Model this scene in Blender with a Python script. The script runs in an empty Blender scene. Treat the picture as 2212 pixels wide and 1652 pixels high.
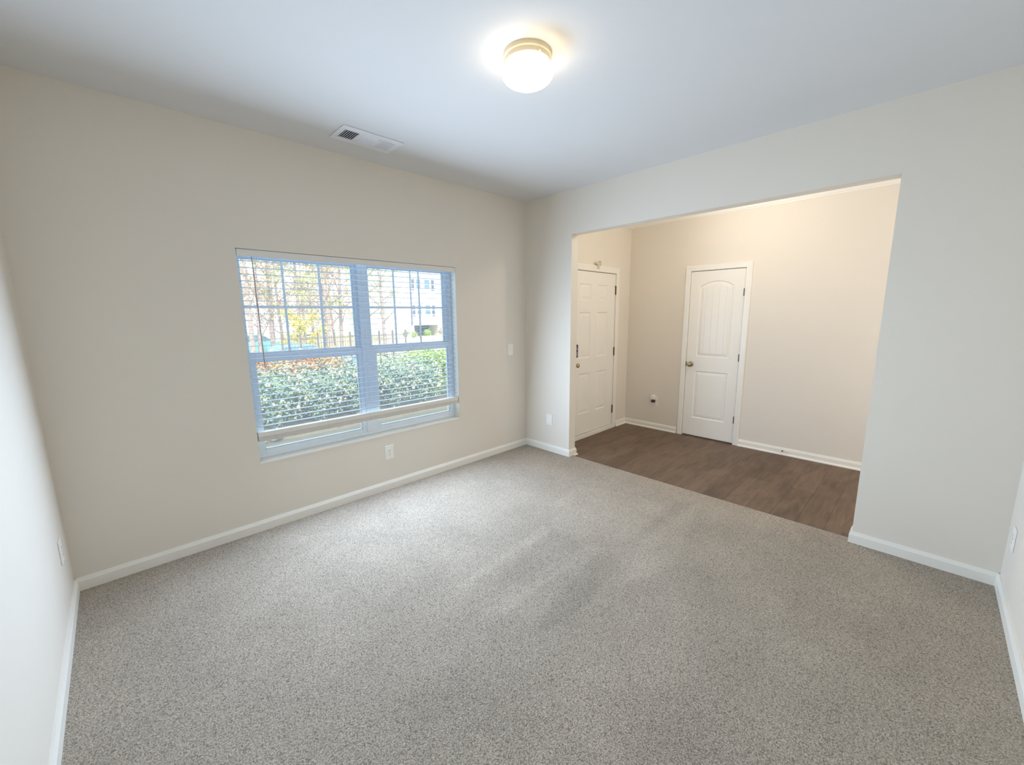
import bpy, bmesh, math, random
from mathutils import Vector, Matrix
from mathutils.geometry import tessellate_polygon

random.seed(7)
S = bpy.context.scene
COL = S.collection

# ------------------------------------------------------------------ camera
cam_d = bpy.data.cameras.new('camera')
cam = bpy.data.objects.new('camera', cam_d)
COL.objects.link(cam)
cam_d.sensor_fit = 'HORIZONTAL'
cam_d.sensor_width = 36.0
cam_d.lens = 878.307 / 2212.0 * 36.0
cam_d.clip_start = 0.02
cam_d.clip_end = 300
_a, _b, _r = math.radians(-44.2241), math.radians(-9.5458), math.radians(-0.5715)
_fw = Vector((-math.sin(_a) * math.cos(_b), math.cos(_a) * math.cos(_b), math.sin(_b)))
_rt = Vector((math.cos(_a), math.sin(_a), 0))
_up = _rt.cross(_fw)
_x = math.cos(_r) * _rt + math.sin(_r) * _up
_y = -math.sin(_r) * _rt + math.cos(_r) * _up
M = Matrix((_x, _y, -_fw)).transposed().to_4x4()
M.translation = Vector((-3.4219, -3.2742, 1.5501))
cam.matrix_world = M
S.camera = cam

# ------------------------------------------------------------------ world, sun, lights, exposure
SKY = 4.7
world = bpy.data.worlds.new('world')
S.world = world
world.use_nodes = True
_bg = world.node_tree.nodes['Background']
_bg.inputs[0].default_value = (0.62, 0.81, 1.0, 1)
_bg.inputs[1].default_value = SKY


def lamp(name, kind, loc, energy, color, **kw):
    d = bpy.data.lights.new(name, kind)
    d.energy = energy
    d.color = color
    for k, v in kw.items():
        setattr(d, k, v)
    o = bpy.data.objects.new(name, d)
    COL.objects.link(o)
    o.location = loc
    return o


sun = lamp('sun', 'SUN', (0, -5, 12), 5.0, (1.0, 0.93, 0.82), angle=0.01)
sun.rotation_euler = Vector((0.30, 0.74, -0.76)).to_track_quat('-Z', 'Y').to_euler()
FOYER = lamp('foyer_lamp_light', 'POINT', (0.62, -1.85, 2.60), 23.0, (1.0, 0.88, 0.72), shadow_soft_size=0.09)
portal = lamp('window_portal', 'AREA', (-1.88, 0.155, 1.26), 1, (1, 1, 1), shape='RECTANGLE', size=1.79, size_y=1.49)
portal.rotation_euler = (math.radians(-90), 0, 0)
portal.data.cycles.is_portal = True
# added fill lamps that stand in for daylight at the window and hall end
WINDOW_W, HALL_W = 86.0, 21.0
win_fill = lamp('window_fill_light', 'AREA', (-1.88, -0.075, 1.06), WINDOW_W, (0.62, 0.78, 1.0), shape='RECTANGLE', size=1.72, size_y=0.95)  # added fill on the room side of the blind, brightens the room
win_fill.rotation_euler = (math.radians(-82), 0, 0)
pane_fill = lamp('pane_fill_light', 'AREA', (-1.88, 0.068, 1.30), 10.5, (0.58, 0.80, 1.0), shape='RECTANGLE', size=1.74, size_y=1.36)  # added between blind and sashes to brighten slats and frames
pane_fill.rotation_euler = (math.radians(-90), 0, 0)
hall = lamp('hall_fill_light', 'AREA', (0.90, -4.55, 1.40), HALL_W, (1.0, 0.94, 0.86), shape='RECTANGLE', size=1.4, size_y=2.2)  # added fill before the closed end wall, brightens the foyer
hall.rotation_euler = (math.radians(90), 0, 0)
GLOBE = 8.5

S.view_settings.view_transform = 'Standard'
S.view_settings.look = 'None'
S.view_settings.exposure = 0.0
S.view_settings.gamma = 1.0
S.view_settings.use_curve_mapping = False
S.cycles.max_bounces = 14
S.cycles.diffuse_bounces = 8
S.cycles.transparent_max_bounces = 12
S.cycles.caustics_reflective = False
S.cycles.caustics_refractive = False


# ------------------------------------------------------------------ material helpers
def srgb(r, g, b):
    f = lambda c: (c / 255 / 12.92) if c / 255 <= 0.04045 else ((c / 255 + 0.055) / 1.055) ** 2.4
    return (f(r), f(g), f(b), 1)


class NT:
    def __init__(self, name):
        self.m = bpy.data.materials.new(name)
        self.m.use_nodes = True
        self.t = self.m.node_tree
        self.n = self.t.nodes
        self.bsdf = self.n['Principled BSDF']

    def add(self, typ, **kw):
        nd = self.n.new(typ)
        for k, v in kw.items():
            if k.startswith('i_'):
                key = k[2:]
                nd.inputs[int(key) if key.isdigit() else key].default_value = v
            else:
                setattr(nd, k, v)
        return nd

    def link(self, a, b):
        self.t.links.new(a, b)

    def math(self, op, a, b=None, clamp=False):
        nd = self.n.new('ShaderNodeMath')
        nd.operation = op
        nd.use_clamp = clamp
        for i, v in enumerate((a, b)):
            if v is None:
                continue
            if isinstance(v, (int, float)):
                nd.inputs[i].default_value = v
            else:
                self.link(v, nd.inputs[i])
        return nd.outputs[0]


def plain(name, color, rough=0.5, metal=0.0, var=0.04, vscale=6.0, bump=0.0, bscale=200.0, spec=0.5):
    """paint / plastic / metal with a faint procedural mottling and an optional fine bump"""
    k = NT(name)
    tc = k.add('ShaderNodeTexCoord')
    nz = k.add('ShaderNodeTexNoise', i_Scale=vscale, i_Detail=3.0)
    k.link(tc.outputs['Object'], nz.inputs['Vector'])
    mx = k.add('ShaderNodeMix', data_type='RGBA')
    c = color
    mx.inputs[6].default_value = tuple(x * (1 - var) for x in c[:3]) + (1,)
    mx.inputs[7].default_value = tuple(min(1, x * (1 + var)) for x in c[:3]) + (1,)
    k.link(nz.outputs['Fac'], mx.inputs[0])
    k.link(mx.outputs[2], k.bsdf.inputs['Base Color'])
    k.bsdf.inputs['Roughness'].default_value = rough
    k.bsdf.inputs['Metallic'].default_value = metal
    k.bsdf.inputs['Specular IOR Level'].default_value = spec
    if bump:
        n2 = k.add('ShaderNodeTexNoise', i_Scale=bscale, i_Detail=2.0)
        k.link(tc.outputs['Object'], n2.inputs['Vector'])
        bp = k.add('ShaderNodeBump', i_Strength=bump, i_Distance=0.002)
        k.link(n2.outputs['Fac'], bp.inputs['Height'])
        k.link(bp.outputs[0], k.bsdf.inputs['Normal'])
    return k.m


WALL = plain('wall_paint', srgb(226, 219, 208), 0.75, var=0.015, vscale=1.5, bump=0.12, bscale=260, spec=0.25)
CEIL = plain('ceiling_paint', srgb(218, 218, 217), 0.9, var=0.01, vscale=1.5, bump=0.12, bscale=220, spec=0.15)
TRIM = plain('white_trim_paint', srgb(235, 232, 224), 0.35, var=0.01, spec=0.4)
DOORW = plain('white_door_paint', srgb(236, 232, 224), 0.4, var=0.01, spec=0.4)
VINYL = plain('white_vinyl', srgb(230, 238, 245), 0.35, var=0.01)
SLATM = plain('white_slat', srgb(210, 218, 228), 0.4, var=0.015)
RAILM = plain('blind_rail_white', srgb(226, 222, 215), 0.4, var=0.01)
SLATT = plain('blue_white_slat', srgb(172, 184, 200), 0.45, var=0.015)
PLATE = plain('white_plastic', srgb(240, 238, 232), 0.3, var=0.01)
DARK = plain('dark_slot', srgb(40, 38, 36), 0.7)
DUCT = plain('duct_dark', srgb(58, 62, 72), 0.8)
VENTM = plain('white_register_metal', srgb(226, 228, 232), 0.4, var=0.01)
BRASS = plain('aged_brass', srgb(178, 158, 126), 0.3, metal=1.0, var=0.1, vscale=30)
HINGE = plain('bronze_hinge', srgb(120, 88, 55), 0.4, metal=0.8, var=0.1, vscale=40)
STEEL = plain('grey_hinge', srgb(120, 112, 100), 0.4, metal=0.8, var=0.1, vscale=40)
BLACKP = plain('black_plastic', srgb(38, 30, 34), 0.35)
GREYP = plain('grey_keypad', srgb(128, 112, 122), 0.4)
WANDM = plain('clear_brown_wand', srgb(170, 154, 152), 0.3)
CORDM = plain('white_cord', srgb(205, 208, 212), 0.8)
PANM = plain('cream_enamel', srgb(228, 214, 184), 0.35, var=0.01)
PLUGB = plain('dark_brown_plastic', srgb(64, 34, 24), 0.35)
CLEARP = plain('frosted_hook', srgb(208, 200, 182), 0.3)


def carpet_mat():
    k = NT('carpet_pile')
    tc = k.add('ShaderNodeTexCoord')
    P = tc.outputs['Object']
    # tufts
    vor = k.add('ShaderNodeTexVoronoi', i_Scale=165.0)
    n0 = k.add('ShaderNodeTexNoise', i_Scale=45.0, i_Detail=2.0)
    k.link(P, n0.inputs['Vector'])
    wv = k.add('ShaderNodeVectorMath', operation='MULTIPLY_ADD')
    k.link(n0.outputs['Color'], wv.inputs[0])
    wv.inputs[1].default_value = (0.02, 0.02, 0.02)
    k.link(P, wv.inputs[2])
    k.link(wv.outputs[0], vor.inputs['Vector'])
    n1 = k.add('ShaderNodeTexNoise', i_Scale=205.0, i_Detail=3.0, i_Roughness=0.6)
    k.link(wv.outputs[0], n1.inputs['Vector'])
    h = k.math('SUBTRACT', n1.outputs['Fac'], k.math('MULTIPLY', vor.outputs['Distance'], 0.55))
    ramp = k.add('ShaderNodeValToRGB')
    ramp.color_ramp.elements[0].position = 0.02
    ramp.color_ramp.elements[0].color = srgb(132, 122, 111)
    ramp.color_ramp.elements[1].position = 0.52
    ramp.color_ramp.elements[1].color = srgb(201, 190, 176)
    e = ramp.color_ramp.elements.new(0.24)
    e.color = srgb(172, 161, 147)
    k.link(h, ramp.inputs[0])
    # broad mottling where the pile has been trodden
    n2 = k.add('ShaderNodeTexNoise', i_Scale=2.6, i_Detail=4.0, i_Roughness=0.6)
    k.link(P, n2.inputs['Vector'])
    lvl = k.math('ADD', k.math('MULTIPLY', n2.outputs['Fac'], 0.42), 0.74)
    # vacuum strokes: pile brushed one way or the other, each stroke a convex patch
    sep = k.add('ShaderNodeSeparateXYZ')
    wn = k.add('ShaderNodeTexNoise', i_Scale=14.0, i_Detail=2.0)
    k.link(P, wn.inputs['Vector'])
    w2 = k.add('ShaderNodeVectorMath', operation='MULTIPLY_ADD')
    k.link(wn.outputs['Color'], w2.inputs[0])
    w2.inputs[1].default_value = (0.03, 0.03, 0)
    k.link(P, w2.inputs[2])
    k.link(w2.outputs[0], sep.inputs[0])
    X, Y = sep.outputs[0], sep.outputs[1]
    strokes = [
        (0.08, [(-0.056, -2.097), (-0.963, -2.016), (-1.588, -2.183), (-1.137, -2.334)]),
        (-0.07, [(-0.019, -2.095), (-0.295, -1.93), (-1.018, -2.013)]),
        (-0.09, [(-1.395, -1.878), (-1.217, -1.929), (-1.318, -2.088), (-1.863, -2.163), (-2.268, -2.076)]),
        (0.10, [(-1.261, -1.855), (-1.381, -1.868), (-2.216, -1.896), (-2.227, -1.769)]),
        (-0.07, [(-1.311, -1.496), (-1.254, -1.826), (-2.162, -1.741), (-1.967, -1.619)]),
        (0.09, [(-1.301, -1.417), (-1.319, -1.517), (-2.171, -1.598), (-2.212, -1.486)]),
        (0.08, [(-1.047, -1.241), (-0.526, -1.148), (-0.338, -1.691), (-0.362, -1.936), (-1.032, -1.998), (-1.232, -1.823), (-1.295, -1.483)]),
        (-0.06, [(-2.477, -1.925), (-2.437, -2.084), (-2.735, -2.143), (-2.804, -1.911)]),
    ]
    for amt, pts in strokes:
        cx = sum(p[0] for p in pts) / len(pts)
        cy = sum(p[1] for p in pts) / len(pts)
        mask = None
        for i in range(len(pts)):
            (x0, y0), (x1, y1) = pts[i], pts[(i + 1) % len(pts)]
            nx, ny = -(y1 - y0), (x1 - x0)
            ln = math.hypot(nx, ny)
            nx, ny = nx / ln, ny / ln
            c = -(nx * x0 + ny * y0)
            if nx * cx + ny * cy + c < 0:
                nx, ny, c = -nx, -ny, -c
            s = 1 / 0.035
            d = k.math('ADD', k.math('MULTIPLY', X, nx * s), k.math('MULTIPLY', Y, ny * s))
            d = k.math('ADD', d, (c - 0.015 * (nx + ny)) * s, clamp=True)
            mask = d if mask is None else k.math('MINIMUM', mask, d)
        lvl = k.math('ADD', lvl, k.math('MULTIPLY', mask, amt))
    mul = k.add('ShaderNodeVectorMath', operation='SCALE')
    k.link(ramp.outputs[0], mul.inputs[0])
    k.link(lvl, mul.inputs['Scale'])
    k.link(mul.outputs[0], k.bsdf.inputs['Base Color'])
    k.bsdf.inputs['Roughness'].default_value = 1.0
    k.bsdf.inputs['Specular IOR Level'].default_value = 0.05
    bp = k.add('ShaderNodeBump', i_Strength=0.6, i_Distance=0.005)
    k.link(h, bp.inputs['Height'])
    k.link(bp.outputs[0], k.bsdf.inputs['Normal'])
    return k.m


def wood_mat():
    """vinyl planks that run along x, 0.17 m wide"""
    k = NT('dark_wood_planks')
    tc = k.add('ShaderNodeTexCoord')
    br = k.add('ShaderNodeTexBrick', offset=0.37, offset_frequency=2)
    br.inputs['Scale'].default_value = 1.0
    br.inputs['Mortar Size'].default_value = 0.0012
    br.inputs['Mortar Smooth'].default_value = 0.2
    br.inputs['Bias'].default_value = 0.0
    br.inputs['Brick Width'].default_value = 1.2
    br.inputs['Row Height'].default_value = 0.17
    br.inputs['Color1'].default_value = srgb(119, 98, 80)
    br.inputs['Color2'].default_value = srgb(133, 111, 92)
    br.inputs['Mortar'].default_value = srgb(70, 54, 42)
    k.link(tc.outputs['Object'], br.inputs['Vector'])
    mp = k.add('ShaderNodeMapping')
    mp.inputs['Scale'].default_value = (2.2, 26.0, 1.0)
    k.link(tc.outputs['Object'], mp.inputs['Vector'])
    g = k.add('ShaderNodeTexNoise', i_Scale=1.6, i_Detail=8.0, i_Roughness=0.65, i_Distortion=0.6)
    k.link(mp.outputs[0], g.inputs['Vector'])
    mp2 = k.add('ShaderNodeMapping')
    mp2.inputs['Scale'].default_value = (1.0, 3.2, 1.0)
    k.link(tc.outputs['Object'], mp2.inputs['Vector'])
    g2 = k.add('ShaderNodeTexNoise', i_Scale=2.4, i_Detail=4.0, i_Distortion=1.2)
    k.link(mp2.outputs[0], g2.inputs['Vector'])
    lv = k.math('ADD', k.math('MULTIPLY', g.outputs['Fac'], 0.7), k.math('MULTIPLY', g2.outputs['Fac'], 0.7))
    lv = k.math('ADD', lv, -0.02)
    mul = k.add('ShaderNodeVectorMath', operation='SCALE')
    k.link(br.outputs['Color'], mul.inputs[0])
    k.link(lv, mul.inputs['Scale'])
    k.link(mul.outputs[0], k.bsdf.inputs['Base Color'])
    k.bsdf.inputs['Roughness'].default_value = 0.5
    k.bsdf.inputs['Specular IOR Level'].default_value = 0.3
    bp = k.add('ShaderNodeBump', i_Strength=0.15, i_Distance=0.002)
    k.link(g.outputs['Fac'], bp.inputs['Height'])
    k.link(bp.outputs[0], k.bsdf.inputs['Normal'])
    return k.m


def planked_mat():
    """door paint whose camber panel carries faint vertical grooves (object y)"""
    k = NT('white_planked_panel')
    tc = k.add('ShaderNodeTexCoord')
    sep = k.add('ShaderNodeSeparateXYZ')
    k.link(tc.outputs['Object'], sep.inputs[0])
    f = k.math('FRACT', k.math('MULTIPLY', sep.outputs[1], 1 / 0.075))
    d = k.math('ABSOLUTE', k.math('SUBTRACT', f, 0.5))
    h = k.math('MULTIPLY', d, 14.0, clamp=True)
    bp = k.add('ShaderNodeBump', i_Strength=0.5, i_Distance=0.003)
    k.link(h, bp.inputs['Height'])
    k.link(bp.outputs[0], k.bsdf.inputs['Normal'])
    k.bsdf.inputs['Base Color'].default_value = srgb(236, 232, 224)
    k.bsdf.inputs['Roughness'].default_value = 0.4
    return k.m


def glass_mat():
    k = NT('window_glass')
    for nd in list(k.n):
        if nd.type != 'OUTPUT_MATERIAL':
            k.n.remove(nd)
    out = [nd for nd in k.n if nd.type == 'OUTPUT_MATERIAL'][0]
    tr = k.add('ShaderNodeBsdfTransparent')
    tr.inputs[0].default_value = (0.97, 0.985, 0.98, 1)
    gl = k.add('ShaderNodeBsdfGlossy')
    gl.inputs['Roughness'].default_value = 0.01
    fr = k.add('ShaderNodeFresnel', i_IOR=1.35)
    mx = k.add('ShaderNodeMixShader')
    k.link(fr.outputs[0], mx.inputs[0])
    k.link(tr.outputs[0], mx.inputs[1])
    k.link(gl.outputs[0], mx.inputs[2])
    # translucent share mixed into the glass as veiling haze over the view
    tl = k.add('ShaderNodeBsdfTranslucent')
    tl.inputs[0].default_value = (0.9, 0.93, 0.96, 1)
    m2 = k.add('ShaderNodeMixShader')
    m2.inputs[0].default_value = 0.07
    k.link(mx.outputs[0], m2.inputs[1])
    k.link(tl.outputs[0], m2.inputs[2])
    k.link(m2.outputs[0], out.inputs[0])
    return k.m


def globe_mat():
    k = NT('lit_opal_globe')
    k.bsdf.inputs['Base Color'].default_value = (0.9, 0.88, 0.84, 1)
    k.bsdf.inputs['Roughness'].default_value = 0.25
    k.bsdf.inputs['Emission Color'].default_value = (1.0, 0.82, 0.58, 1)
    k.bsdf.inputs['Emission Strength'].default_value = GLOBE
    return k.m


def leafy(name, cols, scale=7.0, rough=0.6, trans=0.25):
    """foliage whose colour wanders between the given colours from clump to clump"""
    k = NT(name)
    tc = k.add('ShaderNodeTexCoord')
    nz = k.add('ShaderNodeTexNoise', i_Scale=scale, i_Detail=3.0, i_Roughness=0.7)
    k.link(tc.outputs['Object'], nz.inputs['Vector'])
    rp = k.add('ShaderNodeValToRGB')
    n = len(cols)
    rp.color_ramp.elements[0].position = 0.30
    rp.color_ramp.elements[0].color = cols[0]
    rp.color_ramp.elements[1].position = 0.70
    rp.color_ramp.elements[1].color = cols[-1]
    for i in range(1, n - 1):
        e = rp.color_ramp.elements.new(0.30 + 0.40 * i / (n - 1))
        e.color = cols[i]
    k.link(nz.outputs['Fac'], rp.inputs[0])
    k.link(rp.outputs[0], k.bsdf.inputs['Base Color'])
    k.bsdf.inputs['Roughness'].default_value = rough
    k.bsdf.inputs['Specular IOR Level'].default_value = 0.2
    return k.m


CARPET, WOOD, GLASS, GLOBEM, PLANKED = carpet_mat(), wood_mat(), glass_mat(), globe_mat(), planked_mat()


# ------------------------------------------------------------------ mesh helpers
class MB:
    def __init__(self):
        self.v, self.f = [], []

    def add(self, vs, fs):
        b = len(self.v)
        self.v += [tuple(p) for p in vs]
        self.f += [tuple(i + b for i in q) for q in fs]
        return self

    def box(self, x0, x1, y0, y1, z0, z1):
        x0, x1 = min(x0, x1), max(x0, x1)
        y0, y1 = min(y0, y1), max(y0, y1)
        z0, z1 = min(z0, z1), max(z0, z1)
        return self.add([(x0, y0, z0), (x1, y0, z0), (x1, y1, z0), (x0, y1, z0), (x0, y0, z1), (x1, y0, z1), (x1, y1, z1), (x0, y1, z1)],
                        [(0, 3, 2, 1), (4, 5, 6, 7), (0, 1, 5, 4), (1, 2, 6, 5), (2, 3, 7, 6), (3, 0, 4, 7)])

    def sweep(self, prof, path, up=Vector((0, 0, 1)), close=False):
        """profile of (out, height) pairs carried along a horizontal path; 'out' points to the path's left"""
        n, m = len(path), len(prof)
        pts = []
        for i, p in enumerate(path):
            p = Vector(p)
            d0 = (Vector(path[i]) - Vector(path[i - 1])).normalized() if i > 0 else None
            d1 = (Vector(path[(i + 1) % n]) - p).normalized() if i < n - 1 else None
            if d0 is None: d0 = d1
            if d1 is None: d1 = d0
            n0, n1 = up.cross(d0), up.cross(d1)
            mit = (n0 + n1).normalized()
            mit = mit / max(0.2, mit.dot(n0))
            for o, h in prof:
                pts.append(p + mit * o + up * h)
        fs = []
        for i in range(n - 1):
            for j in range(m):
                a, b = i * m + j, i * m + (j + 1) % m
                fs.append((a, b, b + m, a + m))
        fs.append(tuple(range(m - 1, -1, -1)))
        fs.append(tuple(range((n - 1) * m, n * m)))
        return self.add(pts, fs)

    def tube(self, pts, r, seg=8, cap=True):
        pts = [Vector(p) for p in pts]
        rs = r if isinstance(r, (list, tuple)) else [r] * len(pts)
        vs, fs = [], []
        for i, p in enumerate(pts):
            d = (pts[min(i + 1, len(pts) - 1)] - pts[max(i - 1, 0)]).normalized()
            a = d.orthogonal().normalized() if i == 0 else (a - d * a.dot(d)).normalized()
            b = d.cross(a)
            for k in range(seg):
                t = 2 * math.pi * k / seg
                vs.append(p + (a * math.cos(t) + b * math.sin(t)) * rs[i])
        for i in range(len(pts) - 1):
            for k in range(seg):
                k2 = (k + 1) % seg
                fs.append((i * seg + k, i * seg + k2, (i + 1) * seg + k2, (i + 1) * seg + k))
        if cap:
            fs.append(tuple(range(seg - 1, -1, -1)))
            fs.append(tuple((len(pts) - 1) * seg + k for k in range(seg)))
        return self.add(vs, fs)

    def lathe(self, prof, c, axis='z', seg=48):
        """prof: (radius, along) pairs; axis z (or -z) about c, x/y axes too"""
        c = Vector(c)
        ax = {'z': Vector((0, 0, 1)), 'y': Vector((0, 1, 0)), 'x': Vector((1, 0, 0))}[axis]
        u = {'z': Vector((1, 0, 0)), 'y': Vector((0, 0, 1)), 'x': Vector((0, 1, 0))}[axis]
        w = ax.cross(u)
        vs, fs, m = [], [], len(prof)
        for r, h in prof:
            for k in range(seg):
                t = 2 * math.pi * k / seg
                vs.append(c + ax * h + (u * math.cos(t) + w * math.sin(t)) * max(r, 1e-5))
        for i in range(m - 1):
            for k in range(seg):
                k2 = (k + 1) % seg
                fs.append((i * seg + k, i * seg + k2, (i + 1) * seg + k2, (i + 1) * seg + k))
        fs.append(tuple(range(seg - 1, -1, -1)))
        fs.append(tuple((m - 1) * seg + k for k in range(seg)))
        return self.add(vs, fs)

    def build(self, name, mat, parent=None, smooth=False, bevel=0.0, recalc=True):
        me = bpy.data.meshes.new(name)
        o0 = Vector((0, 0, 0))
        if parent is not None:
            q = parent
            while q is not None:
                o0 = o0 + q.location
                q = q.parent
        me.from_pydata([tuple(Vector(p) - o0) for p in self.v], [], self.f)
        if recalc:
            bm = bmesh.new()
            bm.from_mesh(me)
            bmesh.ops.recalc_face_normals(bm, faces=bm.faces)
            bm.to_mesh(me)
            bm.free()
        me.materials.append(mat)
        if smooth:
            for p in me.polygons:
                p.use_smooth = True
            try:
                me.set_sharp_from_angle(angle=math.radians(40))
            except Exception:
                pass
        o = bpy.data.objects.new(name, me)
        COL.objects.link(o)
        if parent is not None:
            o.parent = parent
        if bevel:
            b = o.modifiers.new('bevel', 'BEVEL')
            b.width = bevel
            b.segments = 2
            b.limit_method = 'ANGLE'
        return o


def tag(o, label=None, cat=None, group=None, kind=None):
    if label: o['label'] = label
    if cat: o['category'] = cat
    if group: o['group'] = group
    if kind: o['kind'] = kind
    return o


def thing(name, label, cat, loc, group=None, kind=None):
    o = bpy.data.objects.new(name, None)
    COL.objects.link(o)
    o.empty_display_size = 0.05
    o.location = loc
    return tag(o, label, cat, group, kind)


def copy_tree(o, parent=None):
    c = o.copy()
    COL.objects.link(c)
    c.parent = parent
    for ch in list(o.children):
        copy_tree(ch, c)
    return c


def struct(o, label, cat):
    return tag(o, label, cat, kind='structure')


# ------------------------------------------------------------------ room dimensions (metres)
H = 2.757            # ceiling
XL, YR = -3.7526, -3.6993   # left wall, right wall
T = 0.108            # thickness of the wall with the wide opening
O1, O2, ZH = -0.6409, -3.0492, 2.3388   # wide opening
FX, FY, FS = 1.694, -0.3341, -4.60      # foyer: far wall, front-door wall, end wall
WX0, WX1, WZ0, WZ1 = -2.7755, -0.9852, 0.5144, 2.0013   # window opening
BH = 0.0778
CW = 0.055           # edge between carpet and wood

# floors
struct(MB().box(XL - .1, CW, YR - .05, 0.05, -0.06, 0).build('floor', CARPET), 'grey cut-pile carpet with vacuum strokes covering the empty room', 'carpet')
struct(MB().box(CW, FX + .1, FS - .05, FY + .1, -0.06, -0.004).build('foyer_floor', WOOD), 'dark brown wood-look plank floor of the entry hall', 'floor')
struct(MB().box(XL - .3, FX + .3, FS - .3, 0.30, H, H + .12).build('ceiling', CEIL), 'flat white ceiling over the room', 'ceiling')

# walls
b = MB()
b.box(XL - .14, WX0, 0, .15, -.06, H).box(WX1, T, 0, .15, -.06, H)
b.box(WX0, WX1, 0, .15, -.06, WZ0 - .012).box(WX0, WX1, 0, .15, WZ1, H)
struct(b.build('wall_north', WALL), 'greige painted wall with the window', 'wall')
struct(MB().box(XL - .14, XL, YR - .14, 0.0, -.06, H).build('wall_west', WALL), 'greige painted wall along the left edge of the photo', 'wall')
struct(MB().box(XL, 0, YR - .12, YR, -.06, H).build('wall_south', WALL), 'pale painted wall at the right edge of the photo', 'wall')
b = MB()
b.box(0, T, O1, 0, -.06, H).box(0, T, FS, O2, -.06, H).box(0, T, O2, O1, ZH, H)
struct(b.build('wall_east', WALL), 'greige wall with the wide cased opening to the entry hall', 'wall')
# foyer walls; door openings cut out
DX0, DX1, DZ = 0.422, 1.336, 2.044       # front door leaf
CY0, CY1, CZ = -1.7612, -1.1648, 2.03    # closet door leaf
b = MB()
b.box(T, DX0 - .004, FY, FY + .14, -.06, H).box(DX1 + .004, FX + .14, FY, FY + .14, -.06, H).box(DX0 - .004, DX1 + .004, FY, FY + .14, DZ + .006, H)
struct(b.build('foyer_wall_north', WALL), 'entry hall wall that holds the six-panel front door', 'wall')
b = MB()
b.box(FX, FX + .14, CY1 + .004, FY, -.06, H).box(FX, FX + .14, FS, CY0 - .004, -.06, H).box(FX, FX + .14, CY0 - .004, CY1 + .004, CZ + .006, H)
struct(b.build('foyer_wall_east', WALL), 'entry hall wall that holds the arched-panel closet door', 'wall')
struct(MB().box(T, FX + .14, FS - .12, FS, -.06, H).build('foyer_wall_south', WALL), 'end wall of the entry hall beyond the opening', 'wall')

# baseboards
PB = [(0, 0), (.014, 0), (.014, .056), (.010, .066), (.006, .0778), (0, .0778)]


def base(name, path, label):
    return struct(MB().sweep(PB, path).build(name, TRIM), label, 'baseboard')


base('baseboard_north', [(0, 0, 0), (XL, 0, 0)], 'white baseboard under the window')
base('baseboard_west', [(XL, 0, 0), (XL, YR, 0)], 'white baseboard at the left edge of the photo')
base('baseboard_south', [(XL, YR, 0), (0, YR, 0)], 'white baseboard at the right edge of the photo')
base('baseboard_east_1', [(T, FY, 0), (T, O1, 0), (0, O1, 0), (0, 0, 0)], 'white baseboard wrapping the short wall beside the front door')
base('baseboard_east_2', [(0, YR, 0), (0, O2, 0), (T, O2, 0), (T, FS, 0)], 'white baseboard on the wall right of the wide opening')
PS = [(.012, -.004), (.028, -.004), (.027, .006), (.022, .012), (.014, .015), (.012, .015)]


def foyer_base(name, path, label):
    o = MB().sweep([(a, c - .004) for a, c in PB], path).build(name, TRIM)
    struct(o, label, 'baseboard')
    MB().sweep(PS, path).build('shoe_molding', TRIM, o)


foyer_base('baseboard_foyer_1', [(FX, CY1 + .075, 0), (FX, FY, 0), (DX1 + .085, FY, 0)], 'white baseboard in the entry corner between the two doors')
foyer_base('baseboard_foyer_2', [(FX, FS, 0), (FX, CY0 - .066, 0)], 'white baseboard on the entry wall right of the closet door')
# shoe molding nub at the jamb of the opening
# crown molding of the foyer
PC = [(0, -.108), (.010, -.108), (.012, -.098), (.018, -.094), (.024, -.080), (.040, -.050), (.062, -.030), (.070, -.022), (.072, -.010), (.082, -.006), (.082, 0), (0, 0)]
struct(MB().sweep(PC, [(FX, FS, H), (FX, FY, H), (T, FY, H)]).build('trim_1', TRIM), 'white crown molding along the entry hall ceiling', 'crown molding')


# ------------------------------------------------------------------ panelled doors
def inset(poly, d):
    out, n = [], len(poly)
    for i in range(n):
        p0, p1, p2 = Vector(poly[i - 1]), Vector(poly[i]), Vector(poly[(i + 1) % n])
        e0, e1 = (p1 - p0).normalized(), (p2 - p1).normalized()
        n0, n1 = Vector((-e0.y, e0.x)), Vector((-e1.y, e1.x))
        mt = (n0 + n1).normalized()
        out.append(tuple(p1 + mt * (d / max(.3, mt.dot(n0)))))
    return out


def door_leaf(w, h, panels, depth, to_world, shrinks=None):
    """leaf in its own plane (u right, v up, n out); each panel: CCW outline.  Groove ring, sunk field, raised centre."""
    mb = MB()
    outer = [(0, 0), (w, 0), (w, h), (0, h)]
    polys = [[Vector((u, v, 0)) for u, v in outer]] + [[Vector((u, v, 0)) for u, v in reversed(p)] for p in panels]
    flat = [q for pl in polys for q in pl]
    tris = tessellate_polygon(polys)
    mb.add([to_world(q.x, q.y, 0) for q in flat], [tuple(t) for t in tris])
    for p, shrink in zip(panels, shrinks or [None] * len(panels)):
        sh = shrink or (lambda d, p=p: inset(p, d))
        rings = [(p, 0), (sh(.009), -.009), (sh(.014), -.009), (sh(.045), -.002), (sh(.048), -.002)]
        m = len(p)
        vs = [to_world(u, v, n) for pl, n in rings for u, v in pl]
        fs = []
        for r in range(len(rings) - 1):
            for i in range(m):
                j = (i + 1) % m
                fs.append((r * m + i, r * m + j, (r + 1) * m + j, (r + 1) * m + i))
        fs.append(tuple((len(rings) - 1) * m + i for i in range(m)))
        mb.add(vs, fs)
    # edges and back
    bk = [to_world(u, v, -depth) for u, v in outer]
    ft = [to_world(u, v, 0) for u, v in outer]
    mb.add(ft + bk, [(0, 1, 5, 4), (1, 2, 6, 5), (2, 3, 7, 6), (3, 0, 4, 7), (7, 6, 5, 4)])
    return mb


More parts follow.
